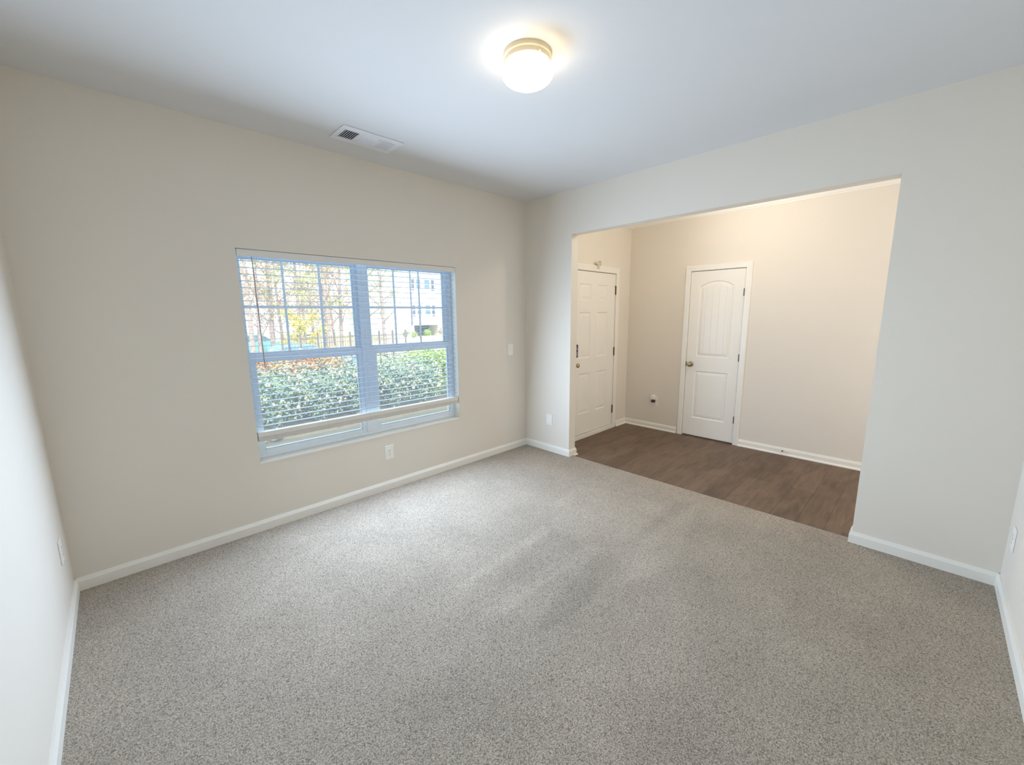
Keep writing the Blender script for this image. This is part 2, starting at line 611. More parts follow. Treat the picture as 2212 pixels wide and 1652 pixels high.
def rect(u0, u1, v0, v1):
    return [(u0, v0), (u1, v0), (u1, v1), (u0, v1)]


def arch(u0, u1, v0, v1, vc, n=18):
    """rectangle with a cambered top: shoulders at v1, crown at vc"""
    w2, s = (u1 - u0) / 2, vc - v1
    r = (w2 * w2 + s * s) / (2 * s)
    cu, cv = (u0 + u1) / 2, vc - r
    a = math.asin(w2 / r)
    return [(u0, v0), (u1, v0)] + [(cu + r * math.sin(a - 2 * a * i / n), cv + r * math.cos(a - 2 * a * i / n)) for i in range(n + 1)]


def arch_inset(u0, u1, v0, v1, vc, d):
    """the same cambered outline moved inward by d, its top arc concentric"""
    w2, q = (u1 - u0) / 2, vc - v1
    r = (w2 * w2 + q * q) / (2 * q)
    return arch(u0 + d, u1 - d, v0 + d, vc - r + math.sqrt((r - d) ** 2 - (w2 - d) ** 2), vc - d)


PCAS = [(0, 0), (.018, 0), (.018, .016), (.013, .026), (.011, .05), (.007, .058), (0, .058)]


def casing(mb, to_world, u0, u1, v1, wd=.062):
    """flat-and-stepped casing round an opening; profile across its width"""
    prof = [(0, .010), (.004, .014), (wd * .55, .017), (wd * .85, .019), (wd, .012)]
    def ring(o):
        return [(u0 - o, -.004), (u0 - o, v1 + o), (u1 + o, v1 + o), (u1 + o, -.004)]
    vs, m = [], 4
    for o, n in prof:
        vs += [to_world(u, v, n) for u, v in ring(o)]
    for o in (0, wd):
        vs += [to_world(u, v, 0) for u, v in ring(o)]
    fs = []
    k = len(prof)
    order = list(range(k)) + [k + 1]
    order = [k] + order
    for a, c in zip(order[:-1], order[1:]):
        for i in range(3):
            fs.append((a * m + i, a * m + i + 1, c * m + i + 1, c * m + i))
    for e in (0, 3):
        fs.append(tuple(q * m + e for q in order))
    mb.add(vs, fs)
    return mb


def knob(parent, c, axis, sgn, r=.027):
    pr = [(.032, 0), (.032, .004), (.022, .009), (.012, .012), (.011, .030), (.016, .036), (.024, .040), (r, .048), (r, .054), (.022, .062), (.012, .066), (.001, .067)]
    o = MB().lathe([(q, sgn * t) for q, t in pr], c, axis, 28).build('knob', BRASS, parent, smooth=True)
    o['label'] = 'aged brass round door knob'
    return o


# front door (door_1), in the plane y = FY, seen from -y side
d1 = thing('door_1', 'white six-panel front door, partly hidden by the jamb of the opening', 'door', (DX0, FY, 0), kind='structure')
tw = lambda u, v, n: (DX0 + u, FY - n - .0, .052 + v)
W1, V1 = DX1 - DX0, DZ - .052
pu = [(.148, .375), (.518, .745)]
pv = [(.262, .765), (.957, 1.51), (1.655, 1.845)]
door_leaf(W1, V1, [rect(a, c, e, f) for a, c in pu for e, f in pv], .04, tw).build('door_leaf', DOORW, d1)
casing(MB(), lambda u, v, n: (DX0 + u, FY - n, v), -.006, W1 + .006, DZ + .007, .072).build('door_casing', TRIM, d1)
b = MB().box(DX0 - .0015, DX0 - .03, FY, FY + .139, 0, DZ).box(DX1 + .0015, DX1 + .03, FY, FY + .139, 0, DZ)
b.box(DX0 - .03, DX1 + .03, FY + .044, FY + .12, .0, DZ + .006)
b.build('door_jamb', TRIM, d1)
MB().box(DX0 - .003, DX1 + .003, FY - .024, FY + .05, -.004, .044).build('door_threshold', TRIM, d1, bevel=.003)
for i, (z0, z1) in enumerate(((1.783, 1.895), (.990, 1.105), (.205, .318))):
    hb = MB().lathe([(.0075, 0), (.0075, z1 - z0)], (DX1 + .004, FY - .006, z0), 'z', 12).box(DX1 - .008, DX1 + .012, FY - .003, FY - .0005, z0 + .006, z1 - .006)
    ho = hb.build('hinge', HINGE, d1)
    if i == 0:
        MB().box(DX1 - .026, DX1 + .042, FY - .012, FY - .008, z1 - .004, z1 + .002).build('hinge_pin_arm', HINGE, ho)
knob(d1, (.486, FY, .938), 'y', -1)
lp = MB().box(.452, .520, FY - .028, FY, 1.030, 1.186).build('keypad_lock', BLACKP, d1, bevel=.008)
lp['label'] = 'black electronic deadbolt keypad'
MB().box(.462, .510, FY - .031, FY - .027, 1.122, 1.150).box(.462, .510, FY - .031, FY - .027, 1.048, 1.100).build('keypad_panel', GREYP, lp)

# closet door (door_2), in the plane x = FX, seen from -x side; u runs toward -y
d2 = thing('door_2', 'white two-panel closet door with an arched upper panel', 'door', (FX, CY1, 0), kind='structure')
tw2 = lambda u, v, n: (FX - n, CY1 - u, .013 + v)
W2, V2 = CY1 - CY0, CZ - .013
# outlines given counter-clockwise as seen from the room (u to the right)
UPA = (.112, .487, 1.000, 1.838, 1.900)
up_panel = arch(*UPA)
lo_panel = rect(.108, .489, .228, .822)
door_leaf(W2, V2, [up_panel, lo_panel], .036, tw2, [lambda d: arch_inset(*UPA, d), None]).build('door_leaf', DOORW, d2)
up_in = arch_inset(*UPA, .050)
MB().add([tw2(u, v, -.0015) for u, v in up_in], [tuple(range(len(up_in)))]).build('planked_field', PLANKED, d2, recalc=False)
casing(MB(), lambda u, v, n: (FX - n, CY1 - u, v), -.006, W2 + .006, CZ + .007, .062).build('door_casing', TRIM, d2)
b = MB().box(FX + .0, FX + .139, CY1 + .0015, CY1 + .03, 0, CZ).box(FX, FX + .139, CY0 - .0015, CY0 - .03, 0, CZ)
b.box(FX + .040, FX + .12, CY0 - .03, CY1 + .03, -.004, CZ + .006)
b.build('door_jamb', TRIM, d2)
for zc in (1.767, 1.027, .292):
    hb = MB().lathe([(.0065, 0), (.0065, .085)], (FX - .006, CY0 - .002, zc - .0425), 'z', 12).box(FX - .003, FX - .0005, CY0 - .010, CY0 + .008, zc - .038, zc + .038)
    hb.build('hinge', STEEL, d2)
knob(d2, (FX, CY1 - .052, .914), 'x', -1)
MB().box(FX - .004, FX + .02, CY1 - .002, CY1 + .004, .885, .945).build('strike_plate', HINGE, d2)

# ------------------------------------------------------------------ window
w1 = thing('window_1', 'twin double-hung white vinyl window with grid in the upper sashes', 'window', (-1.88, 0.1, WZ0), kind='structure')
YF = .085
b = MB()
b.box(WX0, WX0 + .03, YF, .165, WZ0, WZ1).box(WX1 - .03, WX1, YF, .165, WZ0, WZ1)
b.box(WX0 + .03, WX1 - .03, YF, .165, WZ0, WZ0 + .026).box(WX0 + .03, WX1 - .03, YF, .165, WZ1 - .026, WZ1)
b.build('window_frame', VINYL, w1, bevel=.003)
MB().box(-1.925, -1.848, YF - .004, .165, WZ0 + .026, WZ1 - .026).build('mullion', VINYL, w1, bevel=.003)
# white liner of the recess
b = MB().box(WX1 - .001, WX1 + .002, .001, YF, WZ0, WZ1).box(WX0 - .002, WX0 + .001, .001, YF, WZ0, WZ1).box(WX0, WX1, .001, YF, WZ1 - .001, WZ1 + .002)
b.build('window_reveal', TRIM, w1)
MB().box(WX0, WX1, -.003, YF, WZ0 - .016, WZ0).build('window_sill', TRIM, w1, bevel=.003)


def sash(u0, u1, z0, z1, gu0, gu1, gz0, gz1, y0, y1, cols=None, rowz=None):
    bb = MB().box(u0, gu0, y0, y1, z0, z1).box(gu1, u1, y0, y1, z0, z1).box(gu0, gu1, y0, y1, z0, gz0).box(gu0, gu1, y0, y1, gz1, z1)
    # stepped glazing bead
    e, yb = .007, y0 + .010
    bb.box(gu0, gu0 + e, yb, y1, gz0, gz1).box(gu1 - e, gu1, yb, y1, gz0, gz1).box(gu0 + e, gu1 - e, yb, y1, gz0, gz0 + e).box(gu0 + e, gu1 - e, yb, y1, gz1 - e, gz1)
    so = bb.build('sash', VINYL, w1, bevel=.002)
    ym = (y0 + y1) / 2 + .004
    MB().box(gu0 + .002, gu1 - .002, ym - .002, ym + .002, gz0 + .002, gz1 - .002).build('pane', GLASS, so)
    if cols:
        g = MB()
        for c in cols:
            g.box(c - .0085, c + .0085, ym - .009, ym - .003, gz0 + e, gz1 - e)
        g.box(gu0 + e, gu1 - e, ym - .0095, ym - .0025, rowz - .010, rowz + .010)
        g.build('muntin_grid', VINYL, so)


sash(WX0 + .028, -1.925, 1.235, WZ1 - .024, -2.742, -1.952, 1.284, 1.954, .118, .150, (-2.470, -2.210), 1.619)
sash(-1.848, WX1 - .028, 1.235, WZ1 - .024, -1.818, -1.052, 1.284, 1.954, .118, .150, (-1.573, -1.317), 1.619)
sash(WX0 + .028, -1.925, WZ0 + .022, 1.283, -2.714, -1.960, .572, 1.230, .092, .122)
sash(-1.848, WX1 - .028, WZ0 + .022, 1.283, -1.795, -1.036, .572, 1.230, .092, .122)
for c in (-2.34, -1.42):
    MB().box(c - .03, c + .03, .080, .096, 1.283, 1.295).build('sash_lock', VINYL, w1, bevel=.003)

# ------------------------------------------------------------------ blind
bl = thing('window_blind', 'white horizontal-slat blind lowered over the window with slats open', 'window blind', (-1.88, .03, WZ1 - .002))
BX0, BX1 = -2.762, -.999
MB().box(-2.7705, -.990, -.002, .008, 1.953, 1.9955).build('valance', RAILM, bl, bevel=.002)
MB().box(BX0, BX1, .012, .058, 1.960, WZ1).build('headrail', SLATM, bl)
PITCH = (1.926 - .770) / 26
b = MB()
for i in range(27):
    z = 1.926 - PITCH * i
    # slightly crowned slat
    vs, fs = [], []
    ys = [.013, .023, .033, .043, .053]
    for x in (BX0, BX1):
        for j, yv in enumerate(ys):
            cr = .0010 * (1 - ((yv - .033) / .020) ** 2)
            zt = z + cr - .03 * (yv - .013)
            vs += [(x, yv, zt), (x, yv, zt - .0022)]
    n = len(ys) * 2
    for j in range(len(ys) - 1):
        a = 2 * j
        fs += [(a, a + 2, a + 2 + n, a + n), (a + 1, a + 1 + n, a + 3 + n, a + 3)]
    fs += [(0, n, n + 1, 1), (n - 2, n - 1, 2 * n - 1, 2 * n - 2)]
    fs += [tuple([0, 1, 3, 5, 7, 9, 8, 6, 4, 2]), tuple(n + q for q in [0, 2, 4, 6, 8, 9, 7, 5, 3, 1])]
    b.add(vs, fs)
b.build('slats', SLATT, bl)
MB().box(BX0 - .004, BX1 + .004, .006, .060, .694, .727).build('bottom_rail', RAILM, bl, bevel=.003)
b = MB()
for i in range(5):
    b.box(BX0 - .004, BX1 + .004, .009, .059, .660 + .0068 * i, .660 + .0068 * i + .0055)
b.build('stacked_slats', RAILM, bl, bevel=.001)
wd = MB().tube([(-2.688, -.010, 1.950), (-2.687, -.012, 1.90), (-2.680, -.012, 1.19)], [.003, .0038, .0038], 8).build('tilt_wand', WANDM, bl, smooth=True)
wd['label'] = 'thin brownish tilt wand'
for cx in (-2.655, -2.28, -1.925, -1.48, -1.09):
    MB().tube([(cx, .0065, 1.955), (cx, .0065, .665)], .0009, 5).build('ladder_cord', CORDM, bl)
    MB().tube([(cx, .0595, 1.955), (cx, .0595, .665)], .0009, 5).build('ladder_cord', CORDM, bl)

# ------------------------------------------------------------------ ceiling light
LX, LY = -1.862, -1.798
cl = thing('ceiling_light', 'round flush ceiling light with glowing white globe', 'ceiling light', (LX, LY, H))
MB().lathe([(.113, 0), (.1135, -.018), (.111, -.021), (.108, -.0225), (.1075, -.042), (.103, -.047), (.09, -.047)], (LX, LY, H), 'z', 64).build('base_pan', PANM, cl, smooth=True)
gp = [(.088, -.046), (.098, -.050), (.110, -.059), (.1175, -.071), (.1195, -.082), (.1175, -.093), (.110, -.105), (.097, -.116), (.079, -.126), (.057, -.134), (.033, -.140), (.015, -.142), (.001, -.1425)]
gp = [(r * 1.03, h) for r, h in gp]
MB().lathe(gp, (LX, LY, H), 'z', 64).build('glass_globe', GLOBEM, cl, smooth=True)
for a in (2.35, 4.45, .25):
    c = Vector((LX + .112 * math.cos(a), LY + .112 * math.sin(a), H - .036))
    MB().tube([c - Vector((math.cos(a), math.sin(a), 0)) * .006, c + Vector((math.cos(a), math.sin(a), 0)) * .003], .005, 10).build('thumb_screw', PANM, cl)

# ------------------------------------------------------------------ ceiling register
cv = thing('ceiling_vent', 'white three-panel air register in the ceiling near the window wall', 'air vent', (-1.99, -.382, H))
VX0, VX1, VY0, VY1 = -2.203, -1.775, -.505, -.262
panels = [(-2.168, -2.070), (-2.044, -1.942), (-1.916, -1.818)]
PY0, PY1 = -.449, -.316
b = MB()
xs = [VX0] + [q for p in panels for q in p] + [VX1]
z0, z1 = H - .007, H - .0005
b.box(VX0, VX1, VY0, PY0, z0, z1).box(VX0, VX1, PY1, VY1, z0, z1)
for i in range(0, len(xs), 2):
    b.box(xs[i], xs[i + 1], PY0, PY1, z0, z1)
b.build('vent_frame', VENTM, cv, bevel=.0015)
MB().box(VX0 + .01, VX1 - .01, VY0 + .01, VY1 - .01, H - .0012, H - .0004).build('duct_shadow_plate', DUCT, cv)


def fins(xa, xb, n, along, tilt):
    mb = MB()
    for i in range(n):
        t = (i + .5) / n
        if along == 'y':
            c = xa + (xb - xa) * t
            hw = (xb - xa) / n * (.34 if tilt > 0 else .45)
            s = .0025 if tilt > 0 else .0045
            q = [(c - hw, -s), (c + hw, s)] if tilt > 0 else [(c - hw, s), (c + hw, -s)]
            zc = H - .0066
            vs = []
            for yy in (PY0, PY1):
                for x, dz in q:
                    vs += [(x, yy, zc + dz), (x, yy, zc + dz - .0008)]
            mb.add(vs, [(0, 2, 6, 4), (1, 5, 7, 3), (0, 4, 5, 1), (2, 3, 7, 6), (0, 1, 3, 2), (4, 6, 7, 5)])
        else:
            c = PY0 + (PY1 - PY0) * t
            hw = (PY1 - PY0) / n * .40
            zc = H - .0066
            vs = []
            for xx in (xa, xb):
                for y, dz in ((c - hw, .004), (c + hw, -.004)):
                    vs += [(xx, y, zc + dz), (xx, y, zc + dz - .0008)]
            mb.add(vs, [(0, 2, 6, 4), (1, 5, 7, 3), (0, 4, 5, 1), (2, 3, 7, 6), (0, 1, 3, 2), (4, 6, 7, 5)])
    return mb


fins(*panels[0], 7, 'y', 1).build('louver_panel', VENTM, cv)
fins(*panels[1], 9, 'x', 1).build('louver_panel', VENTM, cv)
fins(*panels[2], 9, 'y', -1).build('louver_panel', VENTM, cv)
MB().box(-1.925, -1.935, -.470, -.452, H - .016, H - .006).build('damper_lever', VENTM, cv)


# ------------------------------------------------------------------ outlets, switches
def plate_thing(name, label, cat, c, face, kind_, group=None):
    """face: '-y' (on the window wall), '-x' (on the opening / far wall), '+x', '+y'"""
    t = thing(name, label, cat, c, group)
    def P(u, v, n):
        if face == '-y': return (c[0] + u, c[1] - n, c[2] + v)
        if face == '-x': return (c[0] - n, c[1] - u, c[2] + v)
        if face == '+x': return (c[0] + n, c[1] + u, c[2] + v)
        return (c[0] - u, c[1] + n, c[2] + v)
    def bx(mb, u0, u1, v0, v1, n0, n1):
        a, q = P(u0, v0, n0), P(u1, v1, n1)
        return mb.box(a[0], q[0], a[1], q[1], a[2], q[2])
    hw, hh = .041, .0625
    bx(MB(), -hw, hw, -hh, hh, 0, .006).build('cover_plate', PLATE, t, bevel=.003)
    if kind_ == 'outlet':
        for s in (-1, 1):
            rc = bx(MB(), -.017, .017, s * .0195 - .0145, s * .0195 + .0145, .005, .0075).build('receptacle', PLATE, t, bevel=.004)
            sl = MB()
            bx(sl, -.008, -.0062, s * .0195 - .001, s * .0195 + .007, .0070, .0079)
            bx(sl, .0062, .008, s * .0195 - .001, s * .0195 + .006, .0070, .0079)
            bx(sl, -.002, .002, s * .0195 - .0095, s * .0195 - .0055, .0070, .0079)
            sl.build('slots', DARK, rc)
        bx(MB(), -.0025, .0025, -.0025, .0025, .0055, .0072).build('screw', STEEL, t)
    elif kind_ == 'switch':
        bx(MB(), -.0165, .0165, -.033, .033, .005, .0085).build('rocker', PLATE, t, bevel=.002)
    else:
        for s in (-1, 1):
            bx(MB(), -.0022, .0022, s * .045 - .0022, s * .045 + .0022, .0055, .0068).build('screw', STEEL, t)
    return t, P, bx


plate_thing('wall_outlet', 'white duplex wall outlet below the window sill', 'outlet', (-1.779, 0, .342), '-y', 'outlet')
plate_thing('light_switch', 'white light switch plate between the window and the room corner', 'light switch', (-.260, 0, 1.159), '-y', 'switch')
plate_thing('blank_plate', 'white blank cover plate low on the short wall beside the front door', 'cover plate', (0, -.360, .367), '-x', 'blank')
plate_thing('wall_outlet', 'white outlet plate seen edge-on low on the wall at the left edge', 'outlet', (XL, -.272, .370), '+x', 'outlet')
plate_thing('wall_outlet', 'white outlet plate seen edge-on low on the wall at the right edge', 'outlet', (-.178, YR, .362), '+y', 'outlet')
t, P, bx = plate_thing('wall_outlet', 'white outlet in the entry hall behind a plugged-in freshener', 'outlet', (FX, -.775, .380), '-x', 'outlet')
pf = thing('plug_in_freshener', 'small white and dark brown plug-in freshener in the entry hall outlet', 'air freshener', (FX - .012, -.762, .385))
bx(MB(), -.042, .012, .020, .078, .008, .040).build('housing', PLATE, pf, bevel=.008)
bx(MB(), -.036, .012, -.018, .012, .008, .048).build('refill_bottle', PLUGB, pf, bevel=.009)

# hook above front door
hk = thing('door_hook', 'small translucent adhesive hook on the top casing of the front door', 'hook', (.905, FY, 2.13))
MB().tube([(.845, FY - .020, 2.150), (.875, FY - .030, 2.138), (.905, FY - .030, 2.146)], .011, 8).box(.890, .932, FY - .028, FY - .018, 2.085, 2.160).build('hook_body', CLEARP, hk, smooth=False)
MB().box(.950, .972, FY - .022, FY + .0, 2.125, 2.180).build('hook_clip', CLEARP, hk)

# spring door stop on the foyer baseboard
ds = thing('door_stop', 'small brown spring door stop on the entry hall baseboard', 'door stop', (FX - .014, -2.277, .044))
b = MB().lathe([(.008, 0), (.008, -.004), (.005, -.006), (.005, -.050), (.0065, -.052), (.0065, -.062)], (FX - .0138, -2.277, .040), 'x', 14)
b.build('spring', HINGE, ds, smooth=True)
MB().lathe([(.007, -.060), (.0085, -.062), (.0085, -.072)], (FX - .0138, -2.277, .040), 'x', 14).build('rubber_tip', PLATE, ds)
o = bpy.data.objects['baseboard_east_1']
MB().sweep(PS, [(T, FY, 0), (T, O1, 0), (CW + .004, O1, 0)]).build('shoe_molding', TRIM, o)

# ------------------------------------------------------------------ outside the window
BARK = leafy('grey_pink_bark', [srgb(134, 112, 106), srgb(170, 148, 140)], 9)
TANLEAF = leafy('tan_autumn_leaves', [srgb(150, 112, 84), srgb(188, 152, 118), srgb(204, 176, 140)], 1.2)
GREENLEAF = leafy('yellow_green_leaves', [srgb(110, 128, 66), srgb(168, 172, 96), srgb(196, 182, 120)], 1.0)
YELLOWLEAF = leafy('golden_leaves', [srgb(186, 160, 60), srgb(214, 192, 90)], 1.5)
SHRUBG = leafy('shrub_green', [srgb(88, 108, 98), srgb(134, 150, 122), srgb(178, 176, 136)], 4)
SHRUBY = leafy('shrub_yellow_green', [srgb(112, 142, 76), srgb(162, 184, 92), srgb(190, 198, 116)], 4)
SHRUBO = leafy('shrub_autumn', [srgb(128, 128, 86), srgb(190, 142, 92), srgb(196, 118, 84)], 4)
BLOOM = leafy('cream_blossom', [srgb(222, 206, 168), srgb(240, 234, 216)], 20)
REDLEAF = leafy('red_brown_leaves', [srgb(110, 52, 38), srgb(150, 84, 62)], 20)
MULCH = plain('tan_mulch', srgb(108, 93, 70), 0.95, var=0.3, vscale=9, bump=0.8, bscale=30)
MEADOW = plain('leaf_strewn_lawn', srgb(178, 164, 112), 0.95, var=0.3, vscale=2.5, bump=0.6, bscale=12)
PAVE = plain('pale_concrete', srgb(206, 200, 190), 0.9, var=0.05, vscale=2)
SIDING = plain('white_siding', srgb(226, 226, 224), 0.7, var=0.02)
SHUT = plain('blue_grey_shutter', srgb(66, 72, 90), 0.6)
ROOF = plain('grey_shingle', srgb(96, 92, 90), 0.9, var=0.15, vscale=8)
HGLASS = plain('house_glass', srgb(96, 118, 130), 0.6, var=0.1, spec=0.1)
PORCH = plain('blue_grey_porch', srgb(62, 80, 106), 0.6)
TEAL = plain('teal_car_paint', srgb(120, 184, 190), 0.25, var=0.01)
BLUEC = plain('blue_car_paint', srgb(112, 158, 198), 0.25, var=0.01)
TYRE = plain('black_tyre', srgb(34, 34, 36), 0.8)
CGLASS = plain('car_glass', srgb(90, 116, 124), 0.08)
FENCEM = plain('dark_brown_fence', srgb(104, 84, 70), 0.6)
ROCKM = plain('grey_rock', srgb(122, 116, 110), 0.9, var=0.25, vscale=14, bump=0.6, bscale=40)


def sst(a, b_, x):
    t = max(0.0, min(1.0, (x - a) / (b_ - a)))
    return t * t * (3 - 2 * t)


def gz(x, y):
    return -.30 - .70 * sst(5.5, 12, y) + .62 * sst(9, 15, x) * sst(10, 25, y)


def ground(name, mat, x0, x1, y0, y1, nx, ny, lift, label, cat, jitter=0.0):
    vs = [(x0 + (x1 - x0) * i / nx, y0 + (y1 - y0) * j / ny) for j in range(ny + 1) for i in range(nx + 1)]
    vs = [(x, y, gz(x, y) + lift + random.uniform(-jitter, jitter)) for x, y in vs]
    fs = [(j * (nx + 1) + i, j * (nx + 1) + i + 1, (j + 1) * (nx + 1) + i + 1, (j + 1) * (nx + 1) + i) for j in range(ny) for i in range(nx)]
    o = MB().add(vs, fs).build(name, mat, smooth=True)
    return struct(o, label, cat)


ground('lawn', MEADOW, -30, 45, .16, 60, 60, 60, -.02, 'pale leaf-strewn lawn beyond the shrubs outside the window', 'lawn')
ground('mulch_bed_ground', MULCH, -8, 8, .16, 6.3, 80, 40, .0, 'tan mulch bed right outside the window', 'mulch', .012)
ground('driveway_pavement', PAVE, 9.5, 24, 15, 28.6, 20, 16, .02, 'bright pale driveway in front of the white house', 'driveway')


def leaf_cloud(mb, c, rad, n, size, shell=.55, squash=1.0, up=.25):
    """n small folded leaves spread through an ellipsoid"""
    for _ in range(n):
        d = Vector((random.gauss(0, 1), random.gauss(0, 1), random.gauss(0, 1))).normalized()
        r = random.uniform(shell, 1) * (1 + .15 * math.sin(9 * d.x + 5 * d.z))
        p = Vector(c) + Vector((d.x * rad[0], d.y * rad[1], d.z * rad[2])) * r
        a = (d + Vector((random.uniform(-1, 1), random.uniform(-1, 1), random.uniform(-1, 1) + up)) * .9).normalized()
        t = a.orthogonal().normalized()
        t = Matrix.Rotation(random.uniform(0, 6.28), 3, a) @ t
        w = a.cross(t)
        L = size * random.uniform(.6, 1.3)
        mb.add([p - t * L * .5, p + w * L * .28 + a * L * .08, p + t * L * .5, p - w * L * .28 + a * L * .08], [(0, 1, 2), (0, 2, 3)])
    return mb


def make_shrub(mat, h, w, nblo):
    t = thing('flowering_shrub', '', 'shrub', (0, 0, 0))
    st = MB()
    for i in range(7):
        a = i * .9
        st.tube([(0.05 * math.cos(a), .05 * math.sin(a), -.03), (w * .25 * math.cos(a), w * .25 * math.sin(a), h * .4), (w * .4 * math.cos(a), w * .4 * math.sin(a), h * .75)], [.012, .008, .004], 5)
    st.build('stems', BARK, t)
    f = MB()
    leaf_cloud(f, (0, 0, h * .50), (w * .56, w * .52, h * .52), 4200, .060, .35)
    for i in range(7):
        a = random.uniform(0, 6.28)
        leaf_cloud(f, (w * .34 * math.cos(a), w * .34 * math.sin(a), h * random.uniform(.5, .85)), (w * .26, w * .26, h * .2), 260, .06, .3)
    fo = f.build('foliage', mat, t, recalc=False)
    b_ = MB()
    for i in range(nblo):
        a, v = random.uniform(3.3, 6.1), random.uniform(-.55, .85)
        q = math.sqrt(max(0, 1 - v * v))
        rb = random.uniform(.015, .055)
        leaf_cloud(b_, (w * .57 * q * math.cos(a), w * .53 * q * math.sin(a), h * (.52 + .5 * v)), (rb, rb, rb * .8), int(4 + rb * 260), .038, .2)
    b_.build('blossoms', BLOOM, t, recalc=False)
    return t


protos = {'g': make_shrub(SHRUBG, 1.15, 1.05, 48), 'y': make_shrub(SHRUBY, 1.2, 1.1, 12), 'o': make_shrub(SHRUBO, 1.15, 1.0, 26)}
shrubs = [
    ('g', -2.35, 4.5, .2, .95, 'dark green shrub at the far left behind the lower window pane'),
    ('g', -1.65, 4.32, 1.2, .92, 'green shrub with cream blossom clusters behind the tilt wand'),
    ('o', -1.25, 5.15, 2.0, 1.02, 'rust-tinged autumn shrub rising behind the green shrubs at left'),
    ('g', -.95, 4.30, 2.9, .88, 'green shrub thick with pale blossoms in the middle of the left pane'),
    ('o', -.45, 5.1, .6, 1.06, 'orange and red-leaved shrub just left of the window mullion'),
    ('g', -.25, 4.34, 4.2, .92, 'green shrub partly hidden behind the window mullion'),
    ('g', .50, 4.36, 5.0, .98, 'dark green shrub with cream blossoms just right of the mullion'),
    ('g', 1.10, 4.30, 3.4, .90, 'blossoming green shrub in the middle of the right pane'),
    ('y', 1.65, 4.75, 1.1, 1.02, 'bright yellow-green shrub at the top of the right pane'),
    ('y', 2.25, 4.42, 2.2, .98, 'bright yellow-green shrub at the right edge of the right pane'),
]
used = set()
for kx, x, y, rz, s, lab in shrubs:
    o = protos[kx] if kx not in used else copy_tree(protos[kx])
    used.add(kx)
    o.location = (x, y, gz(x, y))
    o.rotation_euler = (0, 0, 0 if kx != 'y' else rz * .2)
    o.scale = (s, s, s)
    tag(o, lab, 'shrub', 'shrubs in the bed outside the window')

# small things on the mulch
rk = MB()
n = 9
pts = []
for i in range(7):
    for j in range(n):
        ph, th = math.pi * i / 6, 2 * math.pi * j / n
        r = 1 + .18 * math.sin(3 * th + 2 * i) * math.sin(ph)
        pts.append((-1.86 + .11 * r * math.sin(ph) * math.cos(th), 3.45 + .09 * r * math.sin(ph) * math.sin(th), -.235 + .075 * r * math.cos(ph)))
rk.add(pts, [(i * n + j, i * n + (j + 1) % n, (i + 1) * n + (j + 1) % n, (i + 1) * n + j) for i in range(6) for j in range(n)])
tag(rk.build('garden_rock', ROCKM), 'small grey rock on the mulch at the lower left of the window', 'rock')
yf = thing('yellow_flower_clump', 'low yellow flower clump at the lower left corner of the window', 'flowers', (-2.07, 3.38, -.30))
leaf_cloud(MB(), (-2.07, 3.38, -.22), (.075, .07, .06), 90, .05, .2).build('petals', YELLOWLEAF, yf, recalc=False)
MB().tube([(-2.07, 3.38, -.32), (-2.07, 3.38, -.2)], .006, 6).build('stem', SHRUBG, yf)
dl = MB()
for c in ((-.80, 3.62), (-.95, 3.75), (-.65, 3.8), (-.5, 3.95), (-1.75, 3.65), (-1.6, 3.9)):
    leaf_cloud(dl, (c[0], c[1], -.27), (.16, .14, .035), 60, .06, .1, up=2)
tag(dl.build('fallen_leaves', REDLEAF, recalc=False), 'red-brown fallen leaves on the mulch', 'leaves', kind='stuff')


# trees
def make_tree(mat, h, spread, nleaf, lsz, low, branches=9, trunk=.10):
    t = thing('tree', '', 'tree', (0, 0, 0))
    tr = MB()
    bend = random.uniform(-.25, .25)
    axis = [(bend * math.sin(q * 3), .1 * math.cos(q * 4), h * q) for q in (-.02, .15, .35, .55, .75, .95)]
    tr.tube(axis, [trunk, trunk * .85, trunk * .7, trunk * .55, trunk * .35, trunk * .12], 8)
    tips = []
    for i in range(branches):
        q = low + (.95 - low) * i / branches
        a = i * 2.4 + random.uniform(-.3, .3)
        L = spread * (1.1 - q * .6) * random.uniform(.7, 1.1)
        p0 = Vector((bend * math.sin(q * 3), 0, h * q))
        p1 = p0 + Vector((math.cos(a) * L * .5, math.sin(a) * L * .5, L * .35))
        p2 = p0 + Vector((math.cos(a) * L, math.sin(a) * L, L * .75))
        tr.tube([p0, p1, p2], [trunk * .35, trunk * .2, .012], 5)
        tips += [p1, p2]
    tr.build('trunk', BARK, t)
    f = MB()
    for p in tips:
        leaf_cloud(f, p, (spread * .38, spread * .38, spread * .30), max(4, nleaf // len(tips)), lsz, .1)
    f.build('leaves', mat, t, recalc=False)
    return t


